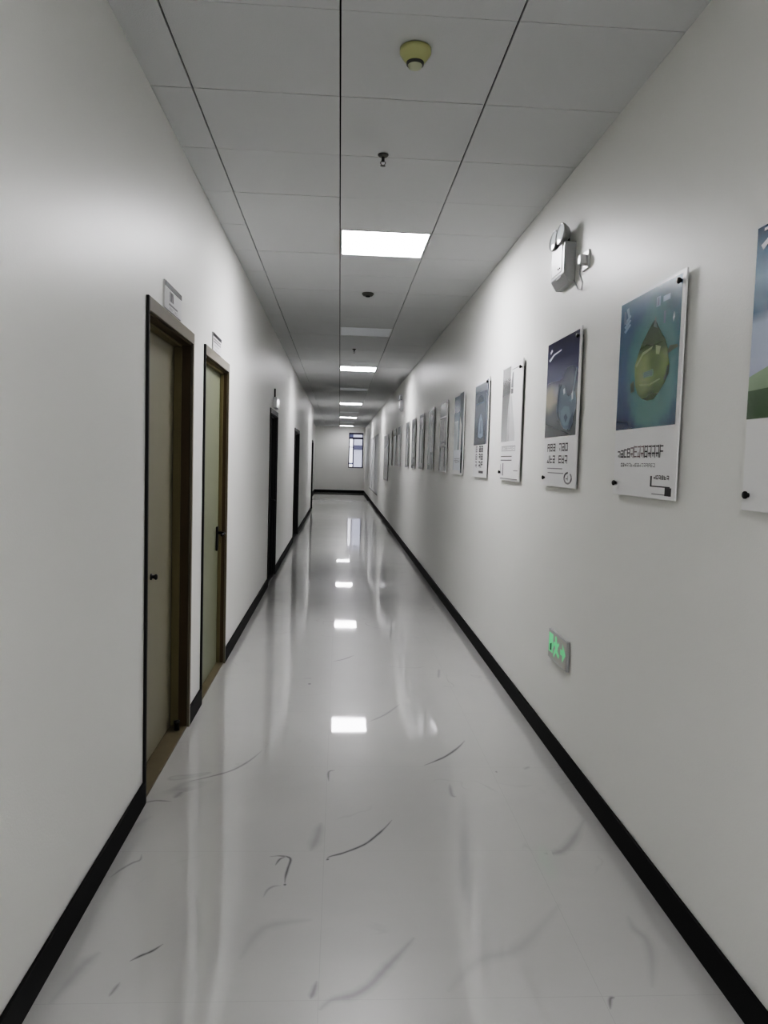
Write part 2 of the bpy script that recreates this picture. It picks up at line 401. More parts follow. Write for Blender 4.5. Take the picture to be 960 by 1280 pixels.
# ================================================================ DOORS
def door(i, a, b, t, kind):
    dr = tag(thing('door_%d' % i, (XL, (a+b)/2, 0), PI/2), kind='structure')       # local x = along the wall (away), local -y = into the corridor
    w = (b - a)/2; F, J, Lf = {'taupe': (M_frame, M_jamb, M_leaf), 'green': (M_frame, M_jamb, M_leaf2), 'dark': (M_dark2, M_dark2, M_dark)}[kind]
    pr = .012; dep = {'taupe': .088, 'green': .048, 'dark': .06}[kind]; T2 = .155
    fb = MB(); fb.box(-w + NS, w, -pr, .001, t - TS, t, bev=.002); fb.box(w - FS, w, -pr, .001, .001, t - TS, bev=.002)
    fb.build('casing', F, dr)
    MB().box(-w, -w + NS, -pr, .001, .001, t, bev=.002).build('casing_edge', M_dark2, dr)
    rb = MB(); ti = .012; n0, f0, t0 = -w + NS - .0035, w - FS + .0035, t - TS + .0035
    rb.box(n0, n0 + ti, .0015, T2, .001, t0); rb.box(f0 - ti, f0, .0015, T2, .001, t0); rb.box(n0 + ti, f0 - ti, .0015, T2, t0 - ti, t0)
    rb.build('jamb', J, dr)
    sb = MB(); so = M_stop if kind != 'dark' else M_dark2
    sb.box(f0 - ti - .012, f0 - ti, dep*.52, dep - .002, .012, t0 - ti); sb.box(n0 + ti, n0 + ti + .012, dep*.52, dep - .002, .012, t0 - ti)
    sb.box(n0 + ti + .012, f0 - ti - .012, dep*.52, dep - .002, t0 - ti - .012, t0 - ti)
    sb.build('door_stop_strip', so, dr)
    lb = MB(); l0, l1, z0, z1 = n0 + ti + .003, f0 - ti - .003, .012, t0 - ti - .004
    lb.box(l0, l1, dep, dep + .04, z0, z1, bev=.002)
    leaf = lb.build('door_leaf', Lf, dr)
    MB().box(n0 + ti, f0 - ti, .0, T2, .001, .011, bev=.002).build('threshold', M_thr if kind != 'dark' else M_dark2, dr)
    # lever handle or lock knob
    if i == 1:
        hb = MB(); hb.lathe([(0, 0), (.016, 0), (.016, .004), (.008, .006), (.008, .016), (.013, .02), (.014, .026), (.009, .031), (0, .032)], Matrix.Translation((-.01, dep, .905)) @ Matrix.Rotation(PI/2, 4, 'X'))
        hb.build('door_knob', M_black, dr)
        sb = MB(); sb.lathe([(0, 0), (.014, 0), (.012, .035), (.016, .036), (.016, .05), (0, .052)], Matrix.Translation((w - .10, .04, .011)))
        sb.build('door_stop', M_black, dr)
    else:
        hx = l1 - .07
        hb = MB(); hb.box(hx - .024, hx + .024, dep - .012, dep, .83, 1.0, bev=.004)
        hb.tube([(hx, dep - .008, .955), (hx, dep - .05, .955), (hx - .012, dep - .058, .955), (hx - .13, dep - .058, .953)], .010)
        hb.build('door_handle', M_black, dr)
    if i in (3,):
        MB().box(l0 + .04, l1 - .04, dep - .003, dep + .001, 1.02, 1.92, bev=.001).build('inset_panel', M_dark2, leaf)
for i, (a, b, t, k) in enumerate(DOORS): door(i + 1, a, b, t, k)

# ---------------------------------------------------------------- pseudo characters: strokes only
def glyph(mb, x, z, w, h, seed, y, mi=0, lw=None):
    r = random.Random(seed); lw = (lw or h*.13)*1.35
    k = r.choice((0, 1, 2, 3))
    if k in (0, 2):
        mb.rect(x, x + lw, z, z + h, y, mi)
    if k in (0, 1, 3):
        mb.rect(x + w - lw, x + w, z, z + h, y, mi)
    for q in (.05, .45, .85) if k != 1 else (.3, .85):
        if r.random() < .85:
            a = x + (lw if k in (0, 2) else 0); b = x + w - (lw if k in (0, 1, 3) else 0)
            mb.rect(a, b, z + h*q, z + h*q + lw*.8, y, mi)
    if k in (1, 3):
        c = x + w*.35; mb.rect(c - lw/2, c + lw/2, z + h*.1, z + h*.45, y - .00002, mi)

# ================================================================ DOOR SIGNS
def door_sign(y0, y1, z0, z1, label, seed):
    t = thing('door_sign', (XL, (y0+y1)/2, z0), PI/2, label, 'sign', 'small door name plates')
    w = (y1 - y0)/2; h = z1 - z0
    MB().box(-w, w, -.008, -.0005, 0, h, bev=.001).build('plate', M_panel, t)
    hb = MB().box(-w + .002, w - .002, -.0095, -.0081, h*.80, h - .002); hb.build('header_band', M_dark, t)
    tb = MB()
    if seed == 1:
        tb.rect(-w*.48, w*.0, h*.36, h*.72, -.0083, 1); 
        tb.flat([(-w*.34, h*.38), (-w*.24, h*.38), (-w*.24, h*.70), (-w*.34, h*.70)], -.0086, 0)
        tb.flat([(-w*.24, h*.70), (-w*.10, h*.38), (-w*.02, h*.38), (-w*.16, h*.70)], -.0087, 0)
        tb.rect(-w*.55, w*.5, h*.2, h*.27, -.0083, 1)
    else:
        for q in (.62, .48): tb.rect(-w*.85, w*.85, h*q, h*(q+.07), -.0083, 1)
        tb.rect(-w*.7, w*.4, h*.3, h*.35, -.0083, 2)
    for gi in range(5): glyph(tb, -w*.5 + gi*w*.21, h*.05, w*.16, h*.09, seed*9+gi, -.0084, 1)
    tb.build('print', [M_ink, M_ink2, M_ink3], t)
door_sign(3.48, 3.83, 2.15, 2.272, 'small white door plate with dark header and square emblem, above the nearest door', 1)
door_sign(4.77, 5.09, 2.145, 2.255, 'small white door plate with grey text bands, above the second door', 2)

# ================================================================ POSTERS
PW, PH = .575, .772
def poster(y_far, label, kind, z0=1.385, w=PW, h=PH):
    t = thing('wall_poster', (XR, y_far - w/2, z0), -PI/2, label, 'poster', 'printed boards in a row on the right wall')
    hw = w/2; Y = -.018
    MB().box(-hw, hw, Y, Y + .006, 0, h, bev=.0012).build('board', M_panel if kind not in ('grey',) else M_ink3, t)
    U = lambda u: -hw + u*w
    V = lambda v: v*h
    class Pm(MB):
        def pf(s, pts, k, mi): return s.flat([(U(a), V(b)) for a, b in pts], Y - .0004*(k+1), mi)
        def pr(s, u0, u1, v0, v1, k, mi): return s.rect(U(u0), U(u1), V(v0), V(v1), Y - .0004*(k+1), mi)
        def el(s, cu, cv, ru, rv, k, mi, a0=0, n=28, wob=0, seed=0):
            r = random.Random(seed)
            return s.pf([(cu + ru*(1+wob*r.uniform(-1, 1))*math.cos(2*PI*i/n + a0), cv + rv*(1+wob*r.uniform(-1, 1))*math.sin(2*PI*i/n + a0)) for i in range(n)], k, mi)
    def studs(pos):
        for u, v in pos:
            MB().lathe([(0, -.017), (.006, -.017), (.006, .008), (.0105, .009), (.0105, .014), (.008, .0165), (0, .017)],
                Matrix.Translation((U(u), Y + .0015, V(v))) @ Matrix.Rotation(PI/2, 4, 'X')).build('standoff_screw', M_black, t)
    def small(name, col, **k): return mat(name, col, rough=.3, coat=.2, **k)
    if kind == 'hills':
        pm = Pm(); sky = print_mat('print_sky', h, [(.30, '#a9b3c4'), (.50, '#b9c1d2'), (.66, '#a9b6c8'), (.70, '#4f6c84'), (.82, '#7f9cb0'), (.90, '#5b7f99'), (1., '#2f4a64')])
        pm.pr(0, .965, .325, .995, 0, 0)
        pm.pf([(0, .325), (.965, .325), (.965, .58), (.7, .60), (.4, .55), (.15, .50), (0, .475)], 1, 1)
        pm.pf([(0, .325), (.965, .325), (.965, .44), (0, .425)], 2, 2)
        pm.pf([(.2, .325), (.9, .325), (.9, .41), (.55, .42), (.2, .40)], 3, 3)
        pm.pf([(.04, .93), (.16, .965), (.17, .955), (.06, .91)], 3, 4); pm.pr(.06, .2, .975, .985, 3, 4)
        pm.build('printed_picture', [sky, small('print_pale_green', '#8a9c82'), small('print_mid_green', '#465c42'), small('print_deep_green', '#21391f'), small('print_white', '#dfe4ea')], t)
        tb = Pm()
        for gi in range(7): glyph(tb, U(.24) + gi*.062*w*1.5, V(.17), .05, .04, 40+gi, Y - .0006)
        tb.pr(.6, .92, .05, .065, 0, 0); tb.build('caption', [M_ink], t)
        studs([(.055, .055), (.94, .95)])
    elif kind == 'island':
        pm = Pm()
        base = print_mat('print_ocean', h, [(.33, '#2f3b57'), (.42, '#3a5373'), (.60, '#3f5e7e'), (.75, '#466880'), (.88, '#546f89'), (1., '#7493a8')],
            [(U(.85), V(.72), .16, .30, '#3d6676', .6), (U(.57), V(.61), .22, .22, '#628c8c', .30), (U(.58), V(.47), .14, .10, '#5d8582', .45)])
        pm.pr(0, .955, .335, .985, 0, 0)
        isl = print_mat('print_island', h, [(.46, '#3a4b2c'), (.53, '#56693a'), (.60, '#7c8c58'), (.66, '#848f62'), (.70, '#4b5d38'), (.80, '#34472e'), (.9, '#31506a')],
            [(U(.46), V(.60), .07, .07, '#8f9a6c', .6), (U(.62), V(.64), .06, .04, '#66764a', .6)])
        pts = [(.60, .835), (.64, .80), (.70, .76), (.76, .725), (.80, .68), (.815, .64), (.835, .60), (.82, .565), (.78, .53), (.70, .49), (.62, .462), (.53, .462), (.44, .475), (.36, .505), (.32, .545), (.30, .60), (.295, .645), (.34, .695), (.40, .745), (.48, .79), (.55, .825)]
        pm.pf(pts, 1, 1)
        pm.pf([(.80, .675), (.83, .69), (.93, .685), (.94, .672), (.87, .665), (.80, .655)], 2, 2)
        pm.pf([(.60, .848), (.62, .815), (.64, .79), (.57, .805)], 2, 3)
        pm.pf([(.31, .645), (.42, .70), (.58, .715), (.56, .702), (.43, .686), (.33, .635)], 2, 4)
        pm.pf([(.62, .715), (.70, .70), (.68, .665), (.63, .672)], 2, 4)
        pm.pf([(.80, .60), (.84, .61), (.83, .565), (.77, .535), (.76, .55), (.79, .57)], 2, 2)
        pm.pf([(.23, .56), (.29, .575), (.31, .52), (.25, .515)], 2, 2)
        pm.pf([(.44, .60), (.60, .607), (.61, .585), (.60, .572), (.45, .573)], 2, 5)
        for gi in range(3): glyph(pm, U(.46) + gi*.026, V(.577), .022, .018, 70+gi, Y - .0016, 6, .003)
        pm.pf([(.38, .55), (.55, .54), (.70, .555), (.72, .55), (.56, .532), (.40, .54)], 2, 4)
        # corner emblem and highlights
        for d in (0, .022, .044): pm.pf([(.07, .885 - d), (.17, .915 - d), (.19, .905 - d), (.10, .872 - d)], 1, 7)
        pm.pf([(.10, .95), (.14, .955), (.17, .905), (.14, .90)], 1, 7); pm.pf([(.06, .945), (.09, .94), (.11, .88), (.06, .875)], 1, 8)
        pm.pr(.60, .66, .89, .935, 1, 7); pm.pr(.62, .64, .895, .93, 2, 8); pm.pr(.70, .80, .90, .925, 1, 7)
        pm.pf([(.85, .81), (.865, .835), (.875, .81), (.86, .79)], 1, 9)
        pm.pr(.72, .745, .80, .855, 1, 8)
        pm.build('printed_picture', [base, isl, small('print_dark_olive', '#33432a'), small('print_navy_green', '#2c4a4c'), small('print_lime', '#949f70'),
            small('print_grey_teal', '#7f9c82'), small('print_dim_blue', '#5b7078'), small('print_haze_blue', '#7f9bb2'), small('print_shade_blue', '#3f5c78'), small('print_white', '#dfe4ea')], t)
        tb = Pm(); n = 13
        for gi in range(n):
            x = U(.06) + gi*(.76*w/n); hh = .026 + .02*min(1, gi/5)
            glyph(tb, x, V(.19), .76*w/n*.86, hh, 11+gi, Y - .0006, 1 if 4 <= gi <= 7 else 0, .0042)
        for gi in range(16): glyph(tb, U(.13) + gi*(.58*w/16), V(.145), .58*w/16*.75, .014, 91+gi, Y - .0006, 0 if gi < 3 else 2, .0022)
        tb.build('caption', [M_ink, M_pink, M_ink2], t)
        lg = Pm()
        lg.pr(.64, .665, .055, .105, 0, 0)
        for gi in range(6): glyph(lg, U(.69) + gi*.022, V(.09), .018, .014, 120+gi, Y - .0006, 0, .003)
        lg.pr(.665, .93, .055, .060, 0, 0); lg.pr(.67, .86, .02, .024, 0, 1); lg.pr(.86, .95, .018, .055, 0, 0)
        lg.build('logo', [M_ink, M_ink2], t)
        studs([(.05, .06), (.935, .955)])
    elif kind == 'globe':
        pm = Pm()
        base = print_mat('print_dusk', h, [(.34, '#585c5e'), (.50, '#62676a'), (.55, '#6f7275'), (.575, '#9b978e'), (.64, '#8f9199'), (.72, '#454d68'), (.85, '#33395a'), (1., '#2c2e45')],
            [(U(.72), V(.66), .12, .09, '#626a78', .6), (U(.12), V(.60), .10, .06, '#a8a293', .7)])
        pm.pr(0, .95, .335, .985, 0, 0)
        pm.pf([(.40, .56), (.46, .65), (.52, .675), (.60, .66), (.66, .60), (.72, .585), (.80, .60), (.88, .61), (.93, .56), (.93, .50), (.85, .44), (.78, .39), (.70, .37), (.60, .385), (.52, .42), (.45, .48), (.41, .52)], 1, 1)
        pm.pf([(.50, .50), (.60, .53), (.74, .52), (.80, .46), (.72, .40), (.62, .40), (.53, .44)], 2, 2)
        pm.pf([(.36, .52), (.40, .66), (.47, .69), (.44, .62), (.42, .50), (.44, .44), (.40, .45)], 2, 3)
        pm.pf([(.74, .56), (.80, .58), (.88, .73), (.92, .76), (.93, .74), (.86, .62), (.82, .54)], 2, 2)
        pm.pf([(.78, .44), (.86, .48), (.88, .42), (.80, .37), (.74, .37)], 3, 3)
        pm.pf([(.60, .46), (.66, .48), (.72, .45), (.66, .42)], 3, 3)
        pm.pf([(.55, .64), (.60, .65), (.61, .615), (.57, .605)], 3, 4); pm.pf([(.80, .60), (.84, .62), (.85, .565), (.81, .555)], 3, 4)
        pm.pf([(.05, .875), (.20, .905), (.45, .915), (.44, .905), (.22, .893), (.09, .86)], 1, 4); pm.pf([(.08, .925), (.13, .945), (.17, .93), (.10, .91)], 1, 4)
        pm.build('printed_picture', [base, small('print_steel_blue', '#647682'), small('print_pale_steel', '#7d8e99'), small('print_slate', '#3d4d5c'), small('print_white', '#dfe4ea')], t)
        tb = Pm()
        for row, v in enumerate((.235, .155)):
            for gi in range(7):
                if gi == 3: continue
                glyph(tb, U(.12) + gi*.054, V(v), .042, .042, 200 + row*10 + gi, Y - .0006, 0, .0058)
        tb.pr(.14, .62, .118, .124, 0, 1); tb.pr(.16, .66, .088, .094, 0, 1)
        tb.build('caption', [M_ink, M_ink2], t)
        lg = Pm(); n = 20
        for i in range(n):
            if 3 <= i <= 4: continue
            a0, a1 = 2*PI*i/n, 2*PI*(i+1)/n
            lg.pf([(.79 + r*.12*math.cos(a), .062 + r*.04*math.sin(a)) for r, a in ((1, a0), (1, a1), (.72, a1), (.72, a0))], 0, 0 if i > 4 and i < 10 or i > 17 else 1)
        glyph(lg, U(.73), V(.045), .04, .026, 230, Y - .0006, 1, .005)
        lg.build('logo', [M_ink, M_ink2], t)
        studs([(.055, .055), (.935, .945)])
    elif kind == 'tower':
        pm = Pm()
        base = print_mat('print_grey_fade', h, [(.33, '#a4a5a5'), (.5, '#8a8b8b'), (.7, '#777878'), (.85, '#5f5f5f'), (.9, '#7a7a7a'), (1., '#808080')])
        pm.pr(0, .42, .34, .985, 0, 0)
        pm.pf([(.30, .34), (.34, .62), (.40, .76), (.42, .76), (.42, .34)], 1, 1)
        pm.pf([(.42, .34), (.46, .72), (.50, .74), (.58, .62), (.66, .50), (.72, .40), (.72, .34)], 1, 2)
        pm.pf([(.42, .34), (.44, .60), (.40, .34)], 2, 3)
        pm.pf([(.46, .80), (.50, .92), (.56, .93), (.57, .79)], 2, 4); pm.pf([(.46, .745), (.46, .79), (.57, .785), (.57, .745)], 2, 5)
        pm.pr(.48, .88, .945, .952, 1, 3)
        pm.build('printed_picture', [base, small('print_pale_grey', '#b4b5b5'), small('print_mist', '#c4c5c5'), small('print_stone', '#8d8e8e'), small('print_graphite', '#6a6b6b'), small('print_char', '#4a4b4b')], t)
        tb = Pm()
        for a, b, c, d in ((.06, .78, .295, .30), (.06, .78, .255, .26), (.06, .075, .255, .30), (.765, .78, .255, .30)): tb.pr(a, b, c, d, 0, 1)
        for gi in range(9): glyph(tb, U(.11) + gi*.041, V(.267), .03, .018, 300+gi, Y - .0006, 1, .003)
        tb.pr(.03, .62, .205, .213, 0, 0); tb.pr(.03, .62, .172, .18, 0, 0)
        tb.pr(.14, .20, .04, .15, 0, 1); tb.pr(.03, .05, .05, .14, 0, 1); tb.pr(.72, .93, .085, .092, 0, 1)
        tb.pr(.03, .93, .012, .018, 0, 0)
        tb.build('caption', [M_ink, M_ink2], t)
        studs([(.03, .07), (.93, .935)])
    elif kind == 'car':
        pm = Pm()
        base = print_mat('print_storm', h, [(.34, '#464b50'), (.5, '#4e5661'), (.7, '#56616e'), (.82, '#5b646e'), (.9, '#767d84'), (1., '#8b9094')],
            [(U(.5), V(.6), .12, .14, '#626d79', .6), (U(.95), V(.40), .06, .14, '#23272a', .6)])
        pm.pr(.0, .86, .335, .965, 0, 0)
        pm.pf([(.2, .80), (.32, .85), (.5, .855), (.62, .81), (.6, .79), (.25, .785)], 1, 1); pm.pr(.12, .66, .765, .775, 1, 2)
        pm.pf([(.30, .42), (.36, .60), (.48, .66), (.62, .58), (.68, .42), (.5, .40)], 1, 2); pm.pf([(.42, .45), (.46, .58), (.55, .59), (.57, .45)], 2, 3)
        pm.pr(.86, .97, .34, .985, 1, 3)
        pm.pr(.08, .66, .965, .98, 1, 4)
        pm.build('printed_picture', [base, small('print_ink_blue', '#3b444e'), small('print_fog_blue', '#8797a6'), small('print_blue_grey', '#626d78'), small('print_white', '#dfe4ea')], t)
        tb = Pm()
        for row, v in enumerate((.255, .175, .095)):
            for gi, u in enumerate((.18, .44, .60)):
                glyph(tb, U(u), V(v), .075, .048, 400 + row*5 + gi, Y - .0006, 0 if gi else 1, .012)
        tb.pr(.45, .78, .04, .065, 0, 0); tb.build('caption', [M_ink, M_ink2], t)
        studs([(.93, .955)])
    elif kind == 'blue_stripe':
        pm = Pm(); base = print_mat('print_blue_fade', h, [(.3, '#aab4b8'), (.5, '#a3b0b8'), (.7, '#7f95a6'), (.88, '#4b6376'), (1., '#33424f')])
        pm.pr(.0, .60, .30, .97, 0, 0); pm.pf([(.55, .985), (.95, .99), (.95, .28), (.75, .28), (.80, .6), (.6, .72)], 1, 1)
        pm.pr(0, .42, .05, .66, 1, 2); pm.pr(.05, .9, .05, .30, 2, 3); pm.pr(.8, .95, .02, .98, 2, 1)
        pm.build('printed_picture', [base, small('print_deep_slate', '#34444f'), small('print_pearl', '#b9c2c6'), small('print_white', '#dfe4ea')], t)
        tb = Pm(); [glyph(tb, U(.15) + g*.08, V(.14), .06, .045, 500+g, Y - .0016, 0, .006) for g in range(4)]; tb.build('caption', [M_ink2], t)
    elif kind == 'grey_block':
        pm = Pm(); base = print_mat('print_dull', h, [(.3, '#86898b'), (.75, '#868a8c'), (.85, '#94989a'), (1., '#a9abab')])
        pm.pr(.0, .96, .02, .97, 0, 0); pm.pr(.0, .9, .77, .79, 1, 1); pm.pr(0, .16, .02, .38, 1, 1); pm.pr(.22, .7, .02, .34, 1, 2); pm.pf([(.1, .38), (.5, .42), (.9, .38), (.9, .36), (.1, .36)], 1, 1)
        pm.build('printed_picture', [base, small('print_iron', '#55595b'), small('print_pearl2', '#c9cbcb')], t)
    elif kind == 'pale_figure':
        pm = Pm(); base = print_mat('print_ash', h, [(.3, '#9b9ea0'), (.8, '#8e9294'), (1., '#a4a7a8')])
        pm.pr(0, .95, .02, .97, 0, 0); pm.pf([(.1, .1), (.2, .4), (.55, .8), (.8, .8), (.75, .3), (.5, .3), (.4, .1)], 1, 1); pm.pr(.45, .85, .02, .26, 2, 2); pm.el(.6, .84, .14, .06, 2, 3)
        pm.pr(.82, .95, .4, .95, 2, 4)
        pm.build('printed_picture', [base, small('print_pearl3', '#bfc2c3'), small('print_coal', '#3f4346'), small('print_white', '#dfe4ea'), small('print_lead', '#6d7274')], t)
    elif kind == 'framed':
        pm = Pm(); base = print_mat('print_pewter', h, [(.0, '#8b8f91'), (.5, '#a2a5a7'), (1., '#777b7e')])
        pm.pr(.02, .98, .015, .985, 0, 1); pm.pr(.16, .84, .06, .93, 1, 0); pm.pr(.30, .62, .12, .80, 2, 2)
        pm.build('printed_picture', [base, small('print_lead', '#6d7274'), small('print_ash2', '#b3b6b8')], t)
    elif kind == 'framed_dark':
        pm = Pm(); base = print_mat('print_pewter2', h, [(.0, '#5d6163'), (.2, '#96999b'), (1., '#6f7376')])
        pm.pr(.02, .98, .015, .985, 0, 1); pm.pr(.2, .80, .05, .84, 1, 0)
        pm.build('printed_picture', [base, small('print_coal2', '#4a4e50')], t)
    elif kind == 'headed':
        pm = Pm(); base = print_mat('print_cloud', h, [(.0, '#8d9092'), (.7, '#85898b'), (1., '#7d8183')])
        pm.pr(.02, .98, .015, .985, 0, 0); pm.pr(.02, .98, .80, .985, 1, 1)
        pm.build('printed_picture', [base, small('print_iron2', '#5a5e61')], t)
    elif kind == 'grey':
        pm = Pm(); base = print_mat('print_board_grey', h, [(.0, '#8a8d90'), (1., '#85888b')])
        pm.pr(.01, .99, .01, .99, 0, 0); pm.pf([(0.02, .98), (.98, .98), (.98, .80), (.4, .72), (.02, .70)], 1, 1)
        pm.build('printed_picture', [base, small('print_iron3', '#707376')], t)
    return t

P0 = 2.048
NTH = ['nearest', 'second', 'third', 'fourth', 'fifth', 'sixth', 'seventh', 'eighth', 'ninth', 'tenth', 'eleventh', 'twelfth', 'thirteenth', 'fourteenth', 'fifteenth']
spec = [
 (2.050, 'hills', 'poster cut off by the right photo edge, pale sky over green hills'),
 (3.050, 'island', 'blue poster with a green rounded island shape and grey caption below'),
 (4.130, 'globe', 'dark navy poster with a pale steel-blue globe shape and two caption lines'),
 (5.270, 'tower', 'mostly white poster with grey left column and pale tower shape'),
 (6.340, 'car', 'storm-grey poster with three rows of bold characters below'),
 (7.480, 'blue_stripe', 'poster with blue fading top, dark right stripe and white lower block'),
 (8.560, 'grey_block', 'plain grey poster with a white upright block at its foot'),
 (9.700, 'pale_figure', 'grey poster with a pale slanting figure and dark foot block'),
 (10.80, 'framed', 'eighth poster from the near end, grey with dark border and pale centre'),
 (11.92, 'framed_dark', 'ninth poster from the near end, dark bordered with grey centre'),
 (13.02, 'framed_dark', 'tenth poster from the near end, narrow dark bordered sheet'),
 (14.75, 'headed', 'grey poster with darker header, under the far emergency light'),
 (15.90, 'headed', 'first grey poster beyond the far emergency light'),
 (17.05, 'headed', 'second grey poster beyond the far emergency light, dark header'),
]
for yf, kd, lb in spec: poster(yf, lb, kd)
poster(19.35, 'tall grey notice board, last and lowest hanging on the right wall', 'grey', z0=1.02, w=1.7, h=1.10)

# ================================================================ EMERGENCY LIGHTS
def emergency_light(x, y, z, rz, label, plug=True):
    t = thing('emergency_light', (x, y, z), rz, label, 'emergency light', 'twin-head emergency lights')
    # local x: viewer's left to right along the wall, -y into the corridor, origin at the foot of the housing
    b = MB(); b.prism([(.003, .0), (-.03, .0), (-.058, .045), (-.058, .20), (.003, .20)], -.115, .115, axis='x', bev=.004)
    body = b.build('housing', M_silver, t)
    MB().box(-.085, .085, -.0605, -.0585, .06, .19, bev=.0008).build('front_cover', M_white, body)
    MB().rect(-.02, .06, .035, .05, -.0560).build('label_strip', M_ink2, body)
    for i in range(2):
        MB().lathe([(0, 0), (.004, 0), (.004, .003), (0, .0035)], Matrix.Translation((.03 + .025*i, -.0605, .08)) @ Matrix.Rotation(PI/2, 4, 'X'), n=12).build('indicator', M_dark, body)
    for s in (-1, 1):
        Mx = Matrix.Translation((s*.060, -.052, .246)) @ Matrix.Rotation(math.radians(7 if s > 0 else 4), 4, 'Z') @ Matrix.Rotation(math.radians(84), 4, 'X')
        hb = MB(); hb.lathe([(0, -.032), (.022, -.03), (.040, -.016), (.052, .006), (.054, .016), (.050, .020), (.046, .016)], Mx, n=36)
        hd = hb.build('lamp_head', M_silver, t)
        MB().lathe([(0, .0205), (.030, .019), (.0465, .0155)], Mx, n=36).build('lens', M_lens, hd)
        MB().tube([(s*.062, -.03, .196), (s*.062, -.03, .225)], .012).build('neck', M_dark, hd)
    if plug: 
        w = thing('wall_socket', (x, y - .30, z + .015), rz, 'small white wall socket with plug beside the nearer emergency light', 'socket')
        MB().box(-.043, .043, -.009, -.0005, 0, .086, bev=.003).build('face_plate', M_white, w)
        pb = MB(); pb.box(-.022, .022, -.040, -.0095, .022, .066, bev=.005); pb.build('plug', M_white, w)
        MB().tube([(0, -.03, .024), (0, -.034, -.02), (.005, -.02, -.06), (-.03, -.012, -.085), (-.10, -.008, -.07), (-.17, -.008, -.01)], .0035).build('cable', M_silver, w)
    return t
emergency_light(XR, 3.88, 2.405, -PI/2, 'silver twin-head emergency light high on the right wall, nearest')
emergency_light(XR, 14.1, 2.42, -PI/2, 'small far emergency light on the right wall above the grey posters', plug=False)
t = thing('sign_box', (XL, 9.24, 2.085), PI/2, 'small white box sign mounted above the first dark door on the left', 'sign')
MB().box(-.16, .16, -.045, -.0005, 0, .125, bev=.006).build('housing', M_white, t)
MB().box(-.145, .145, -.0475, -.0455, .012, .112, bev=.0008).build('front_panel', mat('sign_box_front', (235, 238, 236), rough=.2, emit=(235, 240, 238), estr=.35), t)
MB().box(-.012, .012, -.014, -.0005, .126, .235, bev=.002).build('conduit', M_dark, t)

# ================================================================ EXIT SIGN low on the right wall
t = thing('exit_sign', (XR, 3.73, .488), -PI/2, 'green running man exit sign low on the right wall', 'exit sign')
w, h = .16, .15
MB().box(-w, w, -.016, -.0005, 0, h, bev=.003).build('housing', M_silver, t)
MB().box(-w + .008, w - .008, -.0172, -.0161, .008, h - .008).build('face', mat('exit_face', (186, 182, 178), rough=.35), t)
g = MB(); Y = -.0176
g.flat([(-.146, .035), (-.070, .035), (-.070, .135), (-.146, .135)], Y, 0)                  # door leaf block
g.flat([(-.122, .045), (-.094, .045), (-.094, .085), (-.122, .075)], Y - .0003, 1)
def strip(a, b, wd, k=0, mi=0):
    a, b = Vector(a), Vector(b); n = (b - a).normalized(); n = Vector((-n.y, n.x))*wd*.8
    g.flat([tuple(a+n), tuple(b+n), tuple(b-n), tuple(a-n)], Y - .0003*(1+k), mi)
g.flat([(-.022 + .017*math.cos(2*PI*i/16), .122 + .015*math.sin(2*PI*i/16)) for i in range(16)], Y, 0)
strip((-.022, .104), (.0, .066), .026, 0); strip((-.022, .100), (-.056, .088), .012, 1); strip((-.056, .090), (-.064, .068), .010, 2)
strip((-.014, .100), (.022, .094), .012, 3); strip((.022, .095), (.036, .112), .010, 4)
strip((-.002, .070), (-.034, .050), .015, 5); strip((-.034, .052), (-.042, .026), .013, 6); strip((.0, .068), (.026, .050), .015, 7); strip((.026, .050), (.050, .048), .012, 8)
g.flat([(.058, .064), (.094, .064), (.094, .030), (.146, .078), (.094, .126), (.094, .092), (.058, .092)], Y, 0)   # arrow
g.build('pictogram', [mat('exit_green', (150, 215, 170), rough=.4, emit=(110, 220, 150), estr=.30), mat('exit_dark_green', (24, 96, 56), rough=.4)], t)

# ================================================================ SMOKE DETECTOR AND SPRINKLERS
t = thing('smoke_detector', (.237, 2.83, H), 0, 'cream round smoke detector on the nearest ceiling tile', 'smoke detector')
MB().lathe([(0, -.001), (.056, -.001), (.057, -.016), (.053, -.022), (.045, -.034), (.034, -.048), (.0, -.049)]).build('housing', M_detector, t)
MB().lathe([(.032, -.0485), (.031, -.057), (0, -.058)]).build('vent_ring', M_brass, t)
MB().lathe([(.026, -.0575), (.024, -.066), (.012, -.071), (0, -.072)]).build('sensor_cap', mat('pale_cap', (196, 198, 176), rough=.4), t)
def sprinkler(x, y, label):
    t = thing('ceiling_sprinkler', (x, y, H), 0, label, 'sprinkler', 'ceiling sprinkler heads')
    MB().lathe([(0, -.0005), (.026, -.0005), (.026, -.004), (.020, -.010), (.012, -.012), (0, -.012)]).build('escutcheon', M_brass, t)
    b = MB(); b.lathe([(.007, -.0115), (.007, -.028), (.0045, -.030), (.0045, -.034)], n=16)
    b.tube([(-.006, 0, -.028), (-.012, 0, -.040), (-.006, 0, -.052)], .0018); b.tube([(.006, 0, -.028), (.012, 0, -.040), (.006, 0, -.052)], .0018)
    b.build('sprinkler_body', M_dark, t)
    MB().lathe([(.0, -.0515), (.006, -.0515), (.013, -.053), (.013, -.0545), (0, -.0545)], n=20).build('deflector', M_brass, t)
sprinkler(.175, 3.79, 'small dark ceiling sprinkler nearest, just before the first bright light')
t = thing('smoke_detector', (.215, 6.86, H), 0, 'flat grey ceiling detector just beyond the nearest bright light', 'smoke detector')
MB().lathe([(0, -.001), (.052, -.001), (.052, -.012), (.040, -.026), (0, -.028)]).build('housing', M_brass, t)
MB().lathe([(.022, -.0275), (.020, -.034), (0, -.036)]).build('sensor_cap', M_dark, t)
sprinkler(.16, 10.3, 'far ceiling sprinkler between unlit panel and second bright light')

